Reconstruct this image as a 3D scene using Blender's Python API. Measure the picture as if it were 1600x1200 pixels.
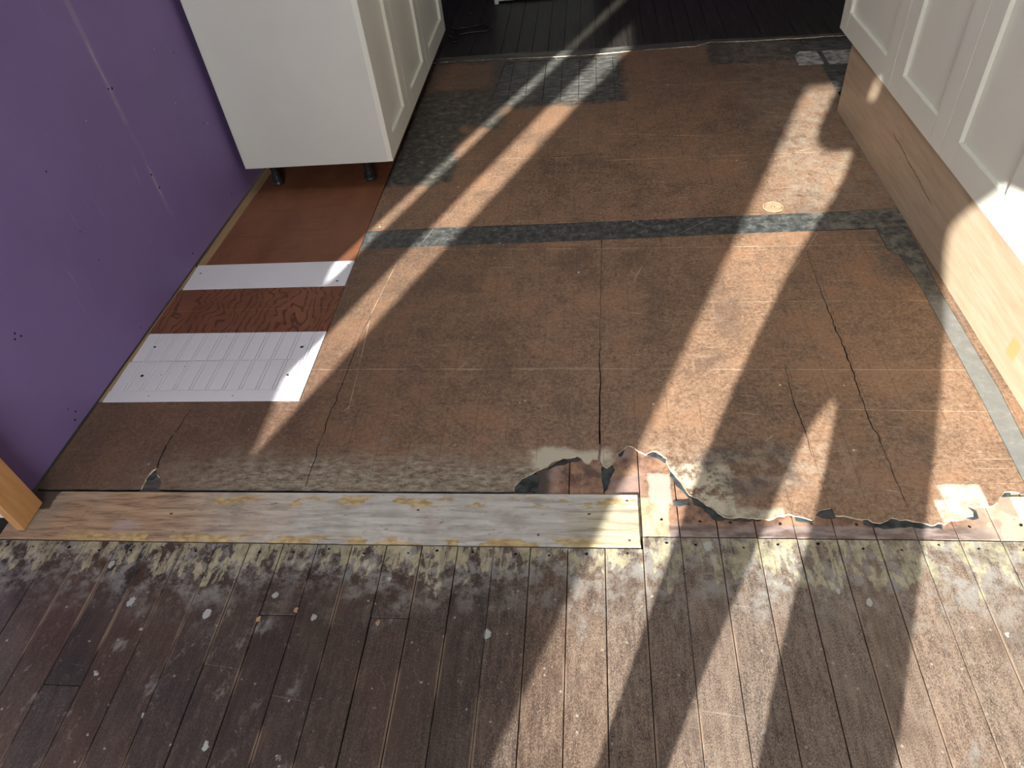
import bpy, bmesh, math, random
from mathutils import Vector, Matrix, geometry

random.seed(7)
scene = bpy.context.scene
for o in list(bpy.data.objects):
    bpy.data.objects.remove(o)
COL = scene.collection

# ------------------------------------------------------------------ camera
cam_d = bpy.data.cameras.new('camera')
cam = bpy.data.objects.new('camera', cam_d)
COL.objects.link(cam)
cam_d.sensor_width = 36.0
cam_d.lens = 25.007
cam_d.clip_start = 0.02
RX = Vector((0.99262229, 0.07600289, -0.09446983))
UP = Vector((0.01329999, 0.70619355, 0.70789391))
BK = Vector((0.12051597, -0.70392772, 0.69997262))
cam.matrix_world = Matrix(((RX.x, UP.x, BK.x, 0.0), (RX.y, UP.y, BK.y, 0.0),
                           (RX.z, UP.z, BK.z, 1.375), (0, 0, 0, 1)))
scene.camera = cam

# ------------------------------------------------------------------ light
SKY = 10.5
FILL = 15.0  # strength of the added overhead fill
SUN = 12.3
COT = 2.4                      # cotangent of the sun's elevation
w = bpy.data.worlds.new('sky')
scene.world = w
w.use_nodes = True
bgn = w.node_tree.nodes['Background']
bgn.inputs['Color'].default_value = (0.985, 0.985, 0.97, 1)
bgn.inputs['Strength'].default_value = SKY
sd = bpy.data.lights.new('sun', 'SUN')
sd.energy = SUN
sd.angle = math.radians(0.6)
sd.color = (1.0, 0.97, 0.91)
sun = bpy.data.objects.new('sun', sd)
COL.objects.link(sun)
sun.rotation_euler = Vector((0.375 * COT, 0.927 * COT, -1)).to_track_quat('-Z', 'Y').to_euler()
sun.location = (-4, -8, 6)

vs = scene.view_settings
vs.view_transform = 'Standard'
vs.look = 'None'
vs.gamma = 1.0
vs.use_curve_mapping = False
vs.exposure = 0.72
scene.cycles.max_bounces = 5
scene.cycles.diffuse_bounces = 3
scene.cycles.glossy_bounces = 2
scene.cycles.transmission_bounces = 2
scene.cycles.adaptive_threshold = 0.08
scene.cycles.caustics_reflective = False
scene.cycles.caustics_refractive = False
scene.cycles.use_light_tree = False


# ------------------------------------------------------------------ node helper
class G:
    """Small builder for a procedural material."""
    def __init__(self, name, rough=0.6, spec=0.35):
        self.mat = bpy.data.materials.new(name)
        self.mat.use_nodes = True
        self.t = self.mat.node_tree
        self.b = self.t.nodes['Principled BSDF']
        self.b.inputs['Roughness'].default_value = rough
        self.b.inputs['Specular IOR Level'].default_value = spec
        g = self.t.nodes.new('ShaderNodeNewGeometry')
        self.P = g.outputs['Position']
        s = self.t.nodes.new('ShaderNodeSeparateXYZ')
        self.t.links.new(self.P, s.inputs[0])
        self.x, self.y, self.z = s.outputs
        oi = self.t.nodes.new('ShaderNodeObjectInfo')
        self.rnd = oi.outputs['Random']
        self.cache = {}

    def _set(self, sock, v):
        if isinstance(v, bpy.types.NodeSocket):
            self.t.links.new(v, sock)
        elif isinstance(v, (tuple, list)):
            if len(v) == 3 and len(sock.default_value) == 4:
                v = (*v, 1.0)
            sock.default_value = v
        else:
            sock.default_value = v

    def m(self, op, a, b=0.0, c=0.0):
        n = self.t.nodes.new('ShaderNodeMath')
        n.operation = op
        self._set(n.inputs[0], a)
        self._set(n.inputs[1], b)
        self._set(n.inputs[2], c)
        return n.outputs[0]

    def add(self, a, b): return self.m('ADD', a, b)
    def sub(self, a, b): return self.m('SUBTRACT', a, b)
    def mul(self, a, b): return self.m('MULTIPLY', a, b)
    def mx(self, a, b): return self.m('MAXIMUM', a, b)
    def mn(self, a, b): return self.m('MINIMUM', a, b)

    def sm(self, v, lo, hi, a=0.0, b=1.0):
        n = self.t.nodes.new('ShaderNodeMapRange')
        n.interpolation_type = 'SMOOTHSTEP'
        self._set(n.inputs[0], v)
        if lo > hi:
            lo, hi, a, b = hi, lo, b, a
        for i, q in enumerate((lo, hi, a, b)):
            self._set(n.inputs[i + 1], q)
        return n.outputs[0]

    def vec(self, sx=1, sy=1, sz=1, off=(0, 0, 0), rot=0.0):
        key = ('vec', sx, sy, sz, off, rot)
        if key not in self.cache:
            self.cache[key] = self._vec(sx, sy, sz, off, rot)
        return self.cache[key]

    def _vec(self, sx, sy, sz, off, rot):
        n = self.t.nodes.new('ShaderNodeMapping')
        n.vector_type = 'POINT'
        self.t.links.new(self.P, n.inputs[0])
        src = n
        if rot:
            n.inputs['Rotation'].default_value = (0, 0, rot)
            src = self.t.nodes.new('ShaderNodeMapping')
            self.t.links.new(n.outputs[0], src.inputs[0])
        src.inputs['Scale'].default_value = (sx, sy, sz)
        src.inputs['Location'].default_value = off
        return src.outputs[0]

    def noise(self, scale, vec=None, det=4, rough=0.55, dist=0.0):
        det = min(det, 4)
        key = ('noise', scale, vec, det, rough, dist)
        if key not in self.cache:
            self.cache[key] = self._noise(scale, vec, det, rough, dist)
        return self.cache[key]

    def _noise(self, scale, vec, det, rough, dist):
        n = self.t.nodes.new('ShaderNodeTexNoise')
        self._set(n.inputs['Vector'], self.P if vec is None else vec)
        n.inputs['Scale'].default_value = scale
        n.inputs['Detail'].default_value = det
        n.inputs['Roughness'].default_value = rough
        n.inputs['Distortion'].default_value = dist
        return n.outputs[0]

    def voro(self, scale, vec=None, out='Distance', rnd=1.0):
        n = self.t.nodes.new('ShaderNodeTexVoronoi')
        self._set(n.inputs['Vector'], self.P if vec is None else vec)
        n.inputs['Scale'].default_value = scale
        n.inputs['Randomness'].default_value = rnd
        return n.outputs[out]

    def specks(self, scale, size, keep, vec=None, wn=None):
        """Scattered irregular blobs; keep = share of cells that carry one."""
        n = self.t.nodes.new('ShaderNodeTexVoronoi')
        v = self.P if vec is None else vec
        self._set(n.inputs['Vector'], v)
        n.inputs['Scale'].default_value = scale
        s = self.t.nodes.new('ShaderNodeSeparateColor')
        self.t.links.new(n.outputs['Color'], s.inputs[0])
        d = self.add(n.outputs['Distance'], self.mul(self.sub(self.noise(scale * 3, det=2) if wn is None else wn, 0.5), size * 3.6))
        blob = self.sm(d, self_size(size), self_size(size) * 0.75)
        return self.mul(blob, self.m('LESS_THAN', s.outputs[0], keep))

    def ramp(self, f, stops):
        n = self.t.nodes.new('ShaderNodeValToRGB')
        e = n.color_ramp.elements
        while len(e) < len(stops):
            e.new(0.5)
        for k, (p, c) in zip(e, stops):
            k.position = p
            k.color = (*c, 1) if len(c) == 3 else c
        self._set(n.inputs[0], f)
        return n.outputs[0]

    def mix(self, f, a, b, mode='MIX'):
        n = self.t.nodes.new('ShaderNodeMix')
        n.data_type = 'RGBA'
        n.blend_type = mode
        self._set(n.inputs[0], f)
        self._set(n.inputs[6], a)
        self._set(n.inputs[7], b)
        return n.outputs[2]

    def wob(self, amp, scale=12.0, det=4):
        return self.mul(self.sub(self.noise(scale, det=det, rough=0.65), 0.5), amp)

    def box(self, x0=None, x1=None, y0=None, y1=None, soft=0.01, wob=0.02, scale=14.0):
        """Soft mask of a rectangle of floor with a ragged edge."""
        scale = 8.0 if scale < 11 else 17.0
        wx = self.add(self.x, self.wob(wob, scale)) if wob else self.x
        wy = self.sub(self.y, self.wob(wob, scale)) if wob else self.y
        r = None
        for v, lim, sgn in ((wx, x0, 1), (wx, x1, -1), (wy, y0, 1), (wy, y1, -1)):
            if lim is None:
                continue
            q = self.sm(v, lim - soft, lim + soft) if sgn > 0 else self.sm(v, lim + soft, lim - soft)
            r = q if r is None else self.mul(r, q)
        return r

    def seg(self, x0, y0, x1, y1, wd=0.0009, fade=True):
        """Mask of one straight hairline."""
        dx, dy = x1 - x0, y1 - y0
        L = math.hypot(dx, dy)
        ux, uy = dx / L, dy / L
        px = self.sub(self.x, x0)
        py = self.sub(self.y, y0)
        al = self.add(self.mul(px, ux), self.mul(py, uy))
        pr = self.m('ABSOLUTE', self.add(self.add(self.mul(px, -uy), self.mul(py, ux)), self.wob(0.004, 6, 2)))
        k = self.mul(self.sm(pr, wd * 1.5, wd * 0.4),
                     self.mul(self.m('GREATER_THAN', al, 0.0), self.m('LESS_THAN', al, L)))
        if fade:
            k = self.mul(k, self.sm(self.noise(9, det=3), 0.36, 0.56))
        return k

    def bump(self, h, strength=0.2, dist=0.002):
        n = self.t.nodes.new('ShaderNodeBump')
        n.inputs['Strength'].default_value = strength
        n.inputs['Distance'].default_value = dist
        self._set(n.inputs['Height'], h)
        self.t.links.new(n.outputs[0], self.b.inputs['Normal'])

    def done(self, col, rough=None):
        self._set(self.b.inputs['Base Color'], col)
        if rough is not None:
            self._set(self.b.inputs['Roughness'], rough)
        return self.mat


def self_size(s):
    return s


M = {}
PW, PX = 0.0828, 0.0932            # board width, one board edge


# ------------------------------------------------------------------ materials
def mat_lino(part):
    """Brown marbled sheet; part = 'west', 'east' or 'north' for the wear each piece has."""
    g = G('linoleum_brown_' + part, 0.42, 0.35)
    big = g.noise(2.2, det=2)
    mid = g.noise(9, det=3, rough=0.6)
    fine = g.noise(95, det=3, rough=0.75)
    fl = g.noise(170, g.vec(1.0, 1.8, 1, rot=0.4), det=2, rough=0.75, dist=1.1)
    n30 = g.noise(30, det=4, rough=0.72)
    v = g.add(g.add(g.mul(big, 0.34), g.mul(mid, 0.26)), g.add(g.mul(fine, 0.82), g.mul(n30, 0.42)))
    col = g.ramp(g.mul(v, 0.543), [(0.36, (0.085, 0.052, 0.035)), (0.45, (0.165, 0.100, 0.064)),
                                   (0.51, (0.235, 0.146, 0.092)), (0.58, (0.315, 0.208, 0.135)), (0.68, (0.41, 0.295, 0.21))])
    # flecks of the marbling
    col = g.mix(g.mul(g.sm(fl, 0.56, 0.66), 0.68), col, (0.062, 0.038, 0.026))
    col = g.mix(g.mul(g.sm(fl, 0.42, 0.32), 0.55), col, (0.44, 0.32, 0.22))
    # reddish, ochre and sooty zones
    col = g.mix(g.mul(g.sm(g.sub(g.mul(mid, 0.5), g.mul(big, -0.5)), 0.51, 0.60), 0.35), col, (0.30, 0.150, 0.080))
    col = g.mix(g.mul(g.sm(g.add(g.mul(mid, 0.6), g.mul(big, 0.4)), 0.46, 0.38), 0.35), col, (0.125, 0.092, 0.070))
    col = g.mix(g.mul(g.sm(g.sub(n30, g.mul(big, 0.5)), 0.36, 0.46), 0.40), col, (0.17, 0.135, 0.115))
    if part == 'west':
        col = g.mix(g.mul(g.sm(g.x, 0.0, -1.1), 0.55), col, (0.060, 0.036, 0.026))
        wy = g.add(g.y, g.add(g.wob(0.17, 8.0, 4), g.mul(g.sub(n30, 0.5), 0.07)))
        band = g.mul(g.sm(wy, 1.17, 1.07), g.sm(g.x, -1.35, -0.75))
        dust = g.ramp(g.noise(34, g.vec(1, 2.2, 1), det=4, rough=0.75),
                      [(0.36, (0.09, 0.07, 0.05)), (0.5, (0.25, 0.21, 0.155)), (0.66, (0.42, 0.39, 0.31))])
        col = g.mix(g.mul(band, 0.85), col, dust)
        pale = g.mul(g.box(-0.17, 0.03, 1.09, 1.15, 0.012, 0.06, 14), 0.9)
        col = g.mix(pale, col, (0.50, 0.47, 0.36))
    if part == 'east':
        b2 = g.mul(g.box(0.15, 0.31, 0.97, 1.10, 0.02, 0.10, 9), g.sm(n30, 0.40, 0.56))
        b2 = g.mx(b2, g.mul(g.box(None, 0.03, 1.09, 1.15, 0.012, 0.06, 14), 0.9))
        b3 = g.box(0.245, 0.305, 0.955, 0.998, 0.004, 0.012, 25)
        b4 = g.mul(g.box(0.29, 0.41, 0.94, 0.975, 0.008, 0.03, 22), 0.8)
        b5 = g.mx(g.box(0.752, 0.845, 0.94, 1.043, 0.003, 0.014, 17), g.box(0.735, 0.80, 0.94, 1.0, 0.003, 0.012, 17))
        pcol = g.ramp(n30, [(0.35, (0.30, 0.28, 0.21)), (0.55, (0.56, 0.53, 0.40)), (0.7, (0.64, 0.60, 0.44))])
        col = g.mix(g.mul(g.mx(g.mx(b2, b3), g.mx(b4, b5)), 0.85), col, pcol)
        greyp = g.mul(g.box(0.24, 0.46, 1.02, 1.16, 0.03, 0.16, 8), g.sm(mid, 0.42, 0.56))
        col = g.mix(g.mul(greyp, 0.75), col, (0.085, 0.076, 0.068))
        ddust = g.mul(g.box(0.06, 0.60, 1.03, 1.16, 0.04, 0.10, 8), g.sm(n30, 0.45, 0.60))
        col = g.mix(g.mul(ddust, 0.4), col, (0.36, 0.31, 0.24))
        rd2 = g.mul(g.box(0.84, None, 1.8, 2.1, 0.04, 0.1, 9), g.sm(n30, 0.42, 0.6))
        col = g.mix(g.mul(rd2, 0.8), col, (0.10, 0.095, 0.085))
    if part == 'north':
        gr = g.mx(g.box(None, -0.57, 2.50, None, 0.03, 0.22, 8),
                  g.mx(g.box(None, -0.42, 2.98, None, 0.04, 0.25, 8), g.box(None, 0.14, 3.16, None, 0.025, 0.10, 12)))
        red = g.mul(g.box(-0.80, -0.50, 3.40, 3.72, 0.03, 0.1, 9), 0.75)
        gcol = g.ramp(n30, [(0.36, (0.034, 0.033, 0.028)), (0.55, (0.085, 0.084, 0.074)), (0.7, (0.19, 0.19, 0.165))])
        col = g.mix(g.mul(gr, g.sub(1.0, red)), col, gcol)
        col = g.mix(g.box(0.55, 0.95, 3.50, None, 0.012, 0.07, 12), col, gcol)
        rd = g.mul(g.box(0.66, None, 2.20, None, 0.10, 0.2, 6), g.sm(g.noise(20, g.vec(1, 1, 1, rot=0.7), det=4, rough=0.75), 0.36, 0.68))
        col = g.mix(g.mul(rd, 0.55), col, (0.33, 0.295, 0.235))
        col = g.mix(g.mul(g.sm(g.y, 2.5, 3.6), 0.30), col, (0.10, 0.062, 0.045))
    # boards telegraphing through the sheet
    fr = g.m('FRACT', g.m('DIVIDE', g.sub(g.add(g.x, g.mul(g.sub(mid, 0.5), 0.004)), PX - 0.5 * PW), PW))
    d = g.mul(g.m('ABSOLUTE', g.sub(fr, 0.5)), PW)
    col = g.mix(g.mul(g.mul(g.sm(d, 0.0016, 0.0004), g.sm(g.add(g.mul(big, 0.7), g.mul(mid, 0.3)), 0.47, 0.55)), 0.45), col, (0.07, 0.046, 0.034))
    col = g.mix(g.mul(g.mul(g.sm(d, 0.0013, 0.0003), g.sm(g.add(g.mul(big, 0.7), g.mul(mid, 0.3)), 0.45, 0.40)), 0.3), col, (0.45, 0.33, 0.22))
    # scratches: streaky noise in three directions plus the long ones
    zone = g.sm(g.noise(2.4, g.vec(off=(4, 9, 0)), det=2), 0.45, 0.62)
    if part != 'west':
        zone = g.mx(zone, g.mul(g.box(0.15, None, 1.85, 2.95, 0.25, 0.0), 0.9))
    s = g.sm(g.noise(1.0, g.vec(5, 330, 1), det=1, rough=0.4), 0.715, 0.765)
    s = g.mx(s, g.sm(g.noise(1.0, g.vec(12, 260, 1, rot=-0.75), det=1, rough=0.4), 0.75, 0.79))
    s = g.mx(s, g.sm(g.noise(1.0, g.vec(9, 280, 1, rot=0.16), det=1, rough=0.4), 0.73, 0.78))
    s = g.mul(s, zone)
    LONG = {'west': ((-0.85, 1.454, 0.03, 1.441), (-0.4, 1.443, 0.02, 1.436), (-0.53, 2.049, 0.02, 2.02), (-0.679, 1.244, -0.71, 1.71), (-0.71, 1.71, -0.68, 1.98)),
            'east': ((0.0, 1.438, 1.0, 1.41), (0.02, 2.02, 0.96, 1.985), (0.32, 1.72, 1.0, 1.70), (0.18, 2.0, 0.10, 1.80), (0.75, 2.12, 0.60, 1.86), (0.40, 1.285, 1.0, 1.262)),
            'north': ((-0.1, 2.63, 0.87, 2.608), (0.09, 3.314, 0.85, 3.28), (-0.6, 2.70, 0.08, 2.653), (0.02, 2.86, 0.5, 2.78), (0.5, 2.5, 0.86, 2.66))}
    for q in LONG[part]:
        s = g.mx(s, g.seg(*q))
    col = g.mix(g.mul(s, 0.72), col, (0.62, 0.49, 0.35))
    # paint specks
    col = g.mix(g.mul(g.mx(g.specks(15, 0.06, 0.16, None, n30), g.specks(38, 0.07, 0.08, None, n30)), 0.85), col, (0.64, 0.59, 0.50))
    col = g.mix(g.mul(g.specks(7, 0.10, 0.10, g.vec(1, 1.6, 1, off=(3, 3, 0)), n30), 0.5), col, (0.21, 0.23, 0.24))
    g.bump(fine, 0.22, 0.0012)
    return g.done(col, g.sm(mid, 0.3, 0.7, 0.42, 0.58))


def mat_strip():
    g = G('linoleum_charcoal', 0.45, 0.35)
    n = g.noise(40, det=8, rough=0.75)
    col = g.ramp(n, [(0.36, (0.030, 0.033, 0.032)), (0.5, (0.062, 0.065, 0.062)), (0.64, (0.13, 0.134, 0.127)), (0.75, (0.26, 0.26, 0.24))])
    col = g.mix(g.mul(g.box(0.72, None, 1.75, None, 0.05, 0.2, 7), g.sm(g.noise(24, det=6, rough=0.7), 0.40, 0.66)), col, (0.20, 0.19, 0.155))
    col = g.mix(g.mul(g.box(0.9, None, None, 1.7, 0.05, 0.05, 7), 0.5), col, (0.27, 0.275, 0.255))
    s = g.mx(g.seg(-0.62, 2.07, -0.58, 2.2), g.seg(0.25, 2.07, 0.42, 2.2))
    s = g.mx(s, g.sm(g.noise(1.0, g.vec(8, 260, 1, rot=-0.8), det=1), 0.74, 0.79))
    col = g.mix(g.mul(s, 0.6), col, (0.5, 0.42, 0.32))
    col = g.mix(g.mul(g.specks(24, 0.07, 0.12), 0.8), col, (0.5, 0.5, 0.46))
    g.bump(n, 0.2, 0.0012)
    return g.done(col)


def mat_boards():
    """Old stained floorboards with rubbed varnish, whitewash smears and peeling cream paint."""
    g = G('floorboard_worn', 0.5, 0.35)
    off = g.mul(g.rnd, 37.0)
    cv = g.t.nodes.new('ShaderNodeCombineXYZ')
    g._set(cv.inputs[0], g.add(g.mul(g.x, 85.0), off))
    g._set(cv.inputs[1], g.mul(g.y, 13.0))
    grain = g.noise(1.0, cv.outputs[0], det=4, rough=0.70, dist=0.4)
    big = g.noise(2.8, det=3)
    fine = g.noise(430, g.vec(1.5, 0.75, 1), det=2, rough=0.75)
    n24 = g.noise(24, det=4, rough=0.75)
    n7 = g.noise(7, g.vec(1, 0.7, 1, off=(2, 5, 0)), det=3)
    tone = g.add(g.mul(g.rnd, 0.34), g.mul(n7, 0.70))
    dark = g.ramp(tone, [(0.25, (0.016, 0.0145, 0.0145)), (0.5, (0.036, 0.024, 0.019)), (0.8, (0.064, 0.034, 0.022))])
    # sun and shade put into the tone: right boards paler, stained left ones darker
    worn_lit = g.sm(g.add(g.x, g.mul(g.sub(big, 0.5), 0.9)), -0.62, 0.30)
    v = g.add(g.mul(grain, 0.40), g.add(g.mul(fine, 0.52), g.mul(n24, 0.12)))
    wear = g.sm(g.add(v, g.mul(worn_lit, 0.10)), 0.42, 0.78)
    col = g.mix(g.mul(wear, g.add(g.mul(worn_lit, 0.56), 0.27)), dark, (0.305, 0.238, 0.185))
    col = g.mix(g.mul(g.sm(fine, 0.55, 0.66), g.add(g.mul(worn_lit, 0.52), 0.08)), col, (0.32, 0.255, 0.20))
    col = g.mix(g.mul(g.sm(fine, 0.46, 0.30), 0.60), col, (0.026, 0.020, 0.018))
    tint = g.ramp(g.m('FRACT', g.mul(g.rnd, 7.3)), [(0.0, (0.80, 0.76, 0.76)), (0.5, (1.0, 1.0, 1.0)), (1.0, (1.0, 0.88, 0.78))])
    col = g.mix(1.0, col, tint, 'MULTIPLY')
    col = g.mix(g.mul(g.sm(n7, 0.52, 0.66), 0.45), col, (0.060, 0.042, 0.034))
    # rubbed board edges
    fr = g.m('FRACT', g.m('DIVIDE', g.sub(g.x, PX - 0.5 * PW), PW))
    d = g.mul(g.m('ABSOLUTE', g.sub(fr, 0.5)), PW)
    ed = g.mul(g.sm(d, 0.006, 0.0012), g.sm(n7, 0.48, 0.60))
    col = g.mix(g.mul(ed, 0.5), col, (0.36, 0.26, 0.185))
    # whitish smears
    sw = g.noise(12, g.vec(1.5, 0.8, 1, rot=0.4), det=4, rough=0.75)
    sm = g.mul(g.sm(sw, 0.56, 0.72), g.sm(big, 0.44, 0.56))
    nearw = g.sm(g.add(g.y, g.add(g.mul(g.sub(sw, 0.5), 0.20), g.mul(g.sub(big, 0.5), 0.25))), 0.66, 0.82)
    sm = g.mx(g.mul(sm, 0.55), g.mul(nearw, g.mul(g.sm(n24, 0.42, 0.62), 0.78)))
    col = g.mix(sm, col, (0.27, 0.265, 0.245))
    # peeling cream paint close to the seam
    clm = g.noise(1.0, g.vec(23, 6, 1), det=3, rough=0.6)
    lim = g.add(g.y, g.add(g.mul(g.sub(sw, 0.5), 0.14), g.add(g.mul(g.sub(clm, 0.5), 0.22), g.mul(g.sub(big, 0.5), 0.24))))
    pt = g.mul(g.sm(lim, 0.802, 0.812), g.sm(g.noise(21, g.vec(1.6, 0.7, 1, off=(4, 4, 0)), det=4, rough=0.65), 0.475, 0.50))
    pt = g.mul(pt, g.sm(grain, 0.36, 0.46))
    pcol = g.ramp(g.add(g.mul(n24, 0.65), g.mul(big, 0.35)), [(0.36, (0.13, 0.125, 0.09)), (0.46, (0.26, 0.24, 0.165)), (0.54, (0.39, 0.345, 0.22)), (0.64, (0.43, 0.40, 0.30))])
    pcol = g.mix(g.mul(g.sm(fine, 0.54, 0.64), 0.45), pcol, (0.15, 0.13, 0.095))
    col = g.mix(g.mul(pt, 0.93), col, pcol)
    # drips of white paint
    dr = g.mx(g.specks(10, 0.13, 0.50, g.vec(1.3, 0.9, 1), n24), g.specks(21, 0.15, 0.26, g.vec(1, 0.7, 1, off=(5, 5, 0)), n24))
    dr = g.mul(dr, g.sm(big, 0.34, 0.46))
    col = g.mix(g.mul(dr, 0.80), col, (0.42, 0.44, 0.43))
    col = g.mix(g.mul(g.specks(62, 0.16, 0.10, None, fine), 0.7), col, (0.36, 0.34, 0.31))
    col = g.mix(g.mul(g.mul(g.sm(g.noise(60, g.vec(1.6, 0.7, 1, rot=-0.5), det=3, rough=0.75, dist=1.5), 0.60, 0.70), g.sm(sw, 0.44, 0.58)), 0.40), col, (0.30, 0.27, 0.235))
    sc = g.mul(g.sm(g.noise(1.0, g.vec(4, 240, 1, rot=0.12), det=1), 0.75, 0.80), 0.3)
    col = g.mix(sc, col, (0.42, 0.38, 0.34))
    g.bump(fine, 0.40, 0.0012)
    return g.done(col, g.sm(big, 0.3, 0.7, 0.46, 0.62))


def mat_under():
    """Red-brown painted boards laid bare under the torn sheet."""
    g = G('floorboard_red_paint', 0.5, 0.35)
    n = g.noise(22, det=7, rough=0.72)
    col = g.ramp(n, [(0.36, (0.10, 0.06, 0.045)), (0.5, (0.24, 0.135, 0.085)), (0.64, (0.36, 0.22, 0.14))])
    col = g.mix(g.mul(g.sm(g.noise(55, det=6, rough=0.75), 0.57, 0.64), 0.55), col, (0.07, 0.042, 0.032))
    gy = g.sm(g.add(g.y, g.wob(0.012, 20)), 0.938, 0.925)
    col = g.mix(g.mul(gy, 0.75), col, g.ramp(g.noise(30, g.vec(0.6, 2, 1), det=6), [(0.4, (0.10, 0.078, 0.075)), (0.62, (0.30, 0.26, 0.25))]))
    pk = g.mul(g.box(None, 0.10, None, None, 0.02, 0.05, 10), g.sm(g.noise(8, det=5), 0.42, 0.56))
    col = g.mix(g.mul(pk, 0.6), col, (0.33, 0.25, 0.23))
    cr = g.mx(g.box(0.09, 0.155, None, 1.005, 0.003, 0.03, 16), g.mul(g.box(0.80, None, None, 1.0, 0.01, 0.06, 12), g.sm(g.noise(20, det=5), 0.5, 0.53)))
    ccol = g.ramp(g.noise(24, g.vec(1.6, 0.8, 1), det=6, rough=0.7), [(0.38, (0.30, 0.255, 0.16)), (0.52, (0.50, 0.44, 0.26)), (0.7, (0.54, 0.50, 0.33))])
    col = g.mix(cr, col, ccol)
    pl = g.box(0.115, 0.165, 0.99, 1.075, 0.004, 0.025, 14)
    col = g.mix(g.mul(pl, 0.8), col, (0.40, 0.375, 0.32))
    rr = g.mul(g.box(0.80, None, None, None, 0.05, 0.1, 8), 0.6)
    col = g.mix(rr, col, (0.36, 0.30, 0.24))
    bk = g.box(None, -0.12, None, None, 0.015, 0.05, 10)
    col = g.mix(bk, col, (0.055, 0.042, 0.034))
    g.bump(n, 0.25, 0.0015)
    return g.done(col)


def mat_threshold():
    g = G('threshold_weathered', 0.6, 0.3)
    st = g.noise(1.0, g.vec(7, 75, 1), det=7, rough=0.7, dist=0.6)
    bl = g.noise(6, det=6, rough=0.65)
    fx = g.add(g.x, g.wob(0.6, 4.5, 5))
    tan = g.ramp(st, [(0.34, (0.16, 0.105, 0.07)), (0.5, (0.36, 0.24, 0.15)), (0.66, (0.46, 0.34, 0.22))])
    gry = g.ramp(g.add(g.mul(st, 0.6), g.mul(bl, 0.4)), [(0.34, (0.26, 0.245, 0.215)), (0.5, (0.46, 0.45, 0.41)), (0.64, (0.60, 0.59, 0.54))])
    col = g.mix(g.sm(fx, -1.15, -0.62), tan, gry)
    col = g.mix(g.mul(g.sm(bl, 0.52, 0.64), 0.6), col, (0.27, 0.23, 0.19))
    col = g.mix(g.mul(g.sm(g.noise(9, g.vec(0.6, 1.4, 1, off=(6, 0, 0)), det=6), 0.58, 0.68), 0.6), col, (0.40, 0.33, 0.31))
    col = g.mix(g.mul(g.sm(g.noise(1.0, g.vec(16, 140, 1, off=(1, 3, 0)), det=5, rough=0.7, dist=1.2), 0.60, 0.67), 0.8), col, (0.10, 0.085, 0.075))
    # flaked patches showing yellow undercoat
    y1 = g.mul(g.box(-0.95, None, 0.972, 1.0, 0.006, 0.02, 9), g.sm(g.noise(1.0, g.vec(11, 30, 1, off=(4, 0, 0)), det=4), 0.51, 0.53))
    y2 = g.mul(g.box(-1.3, None, 0.868, 0.888, 0.005, 0.014, 9), g.sm(g.noise(1.0, g.vec(14, 30, 1, off=(0, 5, 0)), det=4), 0.47, 0.49))
    yl = g.mx(y1, y2)
    col = g.mix(g.mul(yl, 0.9), col, g.ramp(g.noise(40, g.vec(1, 2.5, 1), det=5), [(0.4, (0.33, 0.22, 0.09)), (0.6, (0.55, 0.42, 0.20))]))
    cream = g.mul(g.sm(g.add(g.x, g.wob(0.12, 10)), -0.10, 0.02), g.sm(g.add(g.y, g.wob(0.05, 12)), 0.985, 0.965))
    col = g.mix(g.mul(cream, 0.85), col, g.ramp(st, [(0.36, (0.29, 0.245, 0.15)), (0.5, (0.43, 0.385, 0.25)), (0.7, (0.47, 0.435, 0.32))]))
    cor = g.box(None, -1.385, 0.955, None, 0.004, 0.03, 12)
    col = g.mix(cor, col, (0.07, 0.05, 0.04))
    col = g.mix(g.mul(g.specks(14, 0.05, 0.09), 0.9), col, (0.03, 0.025, 0.02))
    g.bump(g.add(st, g.mul(bl, 0.5)), 0.45, 0.002)
    return g.done(col)


def mat_simple(name, c, rough=0.5, spec=0.35, var=0.12, scale=6.0, bump=0.0):
    g = G(name, rough, spec)
    n = g.noise(scale, det=5)
    lo = tuple(v * (1 - var) for v in c)
    hi = tuple(min(1, v * (1 + var)) for v in c)
    if bump:
        g.bump(g.noise(scale * 20, det=4), bump, 0.001)
    return g.done(g.ramp(n, [(0.35, lo), (0.65, hi)]))


def mat_far():
    g = G('floorboard_black_paint', 0.5, 0.35)
    gr = g.noise(1.0, g.vec(60, 4, 1), det=6, rough=0.7)
    col = g.ramp(gr, [(0.34, (0.014, 0.012, 0.0095)), (0.55, (0.027, 0.024, 0.0195)), (0.72, (0.058, 0.051, 0.042))])
    gy = g.sm(g.add(g.y, g.wob(0.05, 12)), 3.78, 3.70)
    col = g.mix(gy, col, g.ramp(g.noise(30, g.vec(0.6, 2, 1), det=7, rough=0.75), [(0.38, (0.036, 0.036, 0.032)), (0.55, (0.105, 0.106, 0.097)), (0.7, (0.24, 0.24, 0.22))]))
    col = g.mix(g.mul(g.specks(11, 0.06, 0.12), 0.75), col, (0.4, 0.38, 0.33))
    g.bump(gr, 0.3, 0.0015)
    return g.done(col)


def mat_old_strip():
    g = G('linoleum_scuffed_grey', 0.5, 0.35)
    n = g.noise(1.0, g.vec(6, 60, 1), det=7, rough=0.75)
    col = g.ramp(n, [(0.36, (0.042, 0.042, 0.036)), (0.55, (0.09, 0.09, 0.08)), (0.7, (0.23, 0.23, 0.20))])
    col = g.mix(g.mul(g.sm(g.noise(1.0, g.vec(4, 210, 1), det=2), 0.66, 0.70), 0.7), col, (0.42, 0.42, 0.36))
    return g.done(col)


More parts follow.
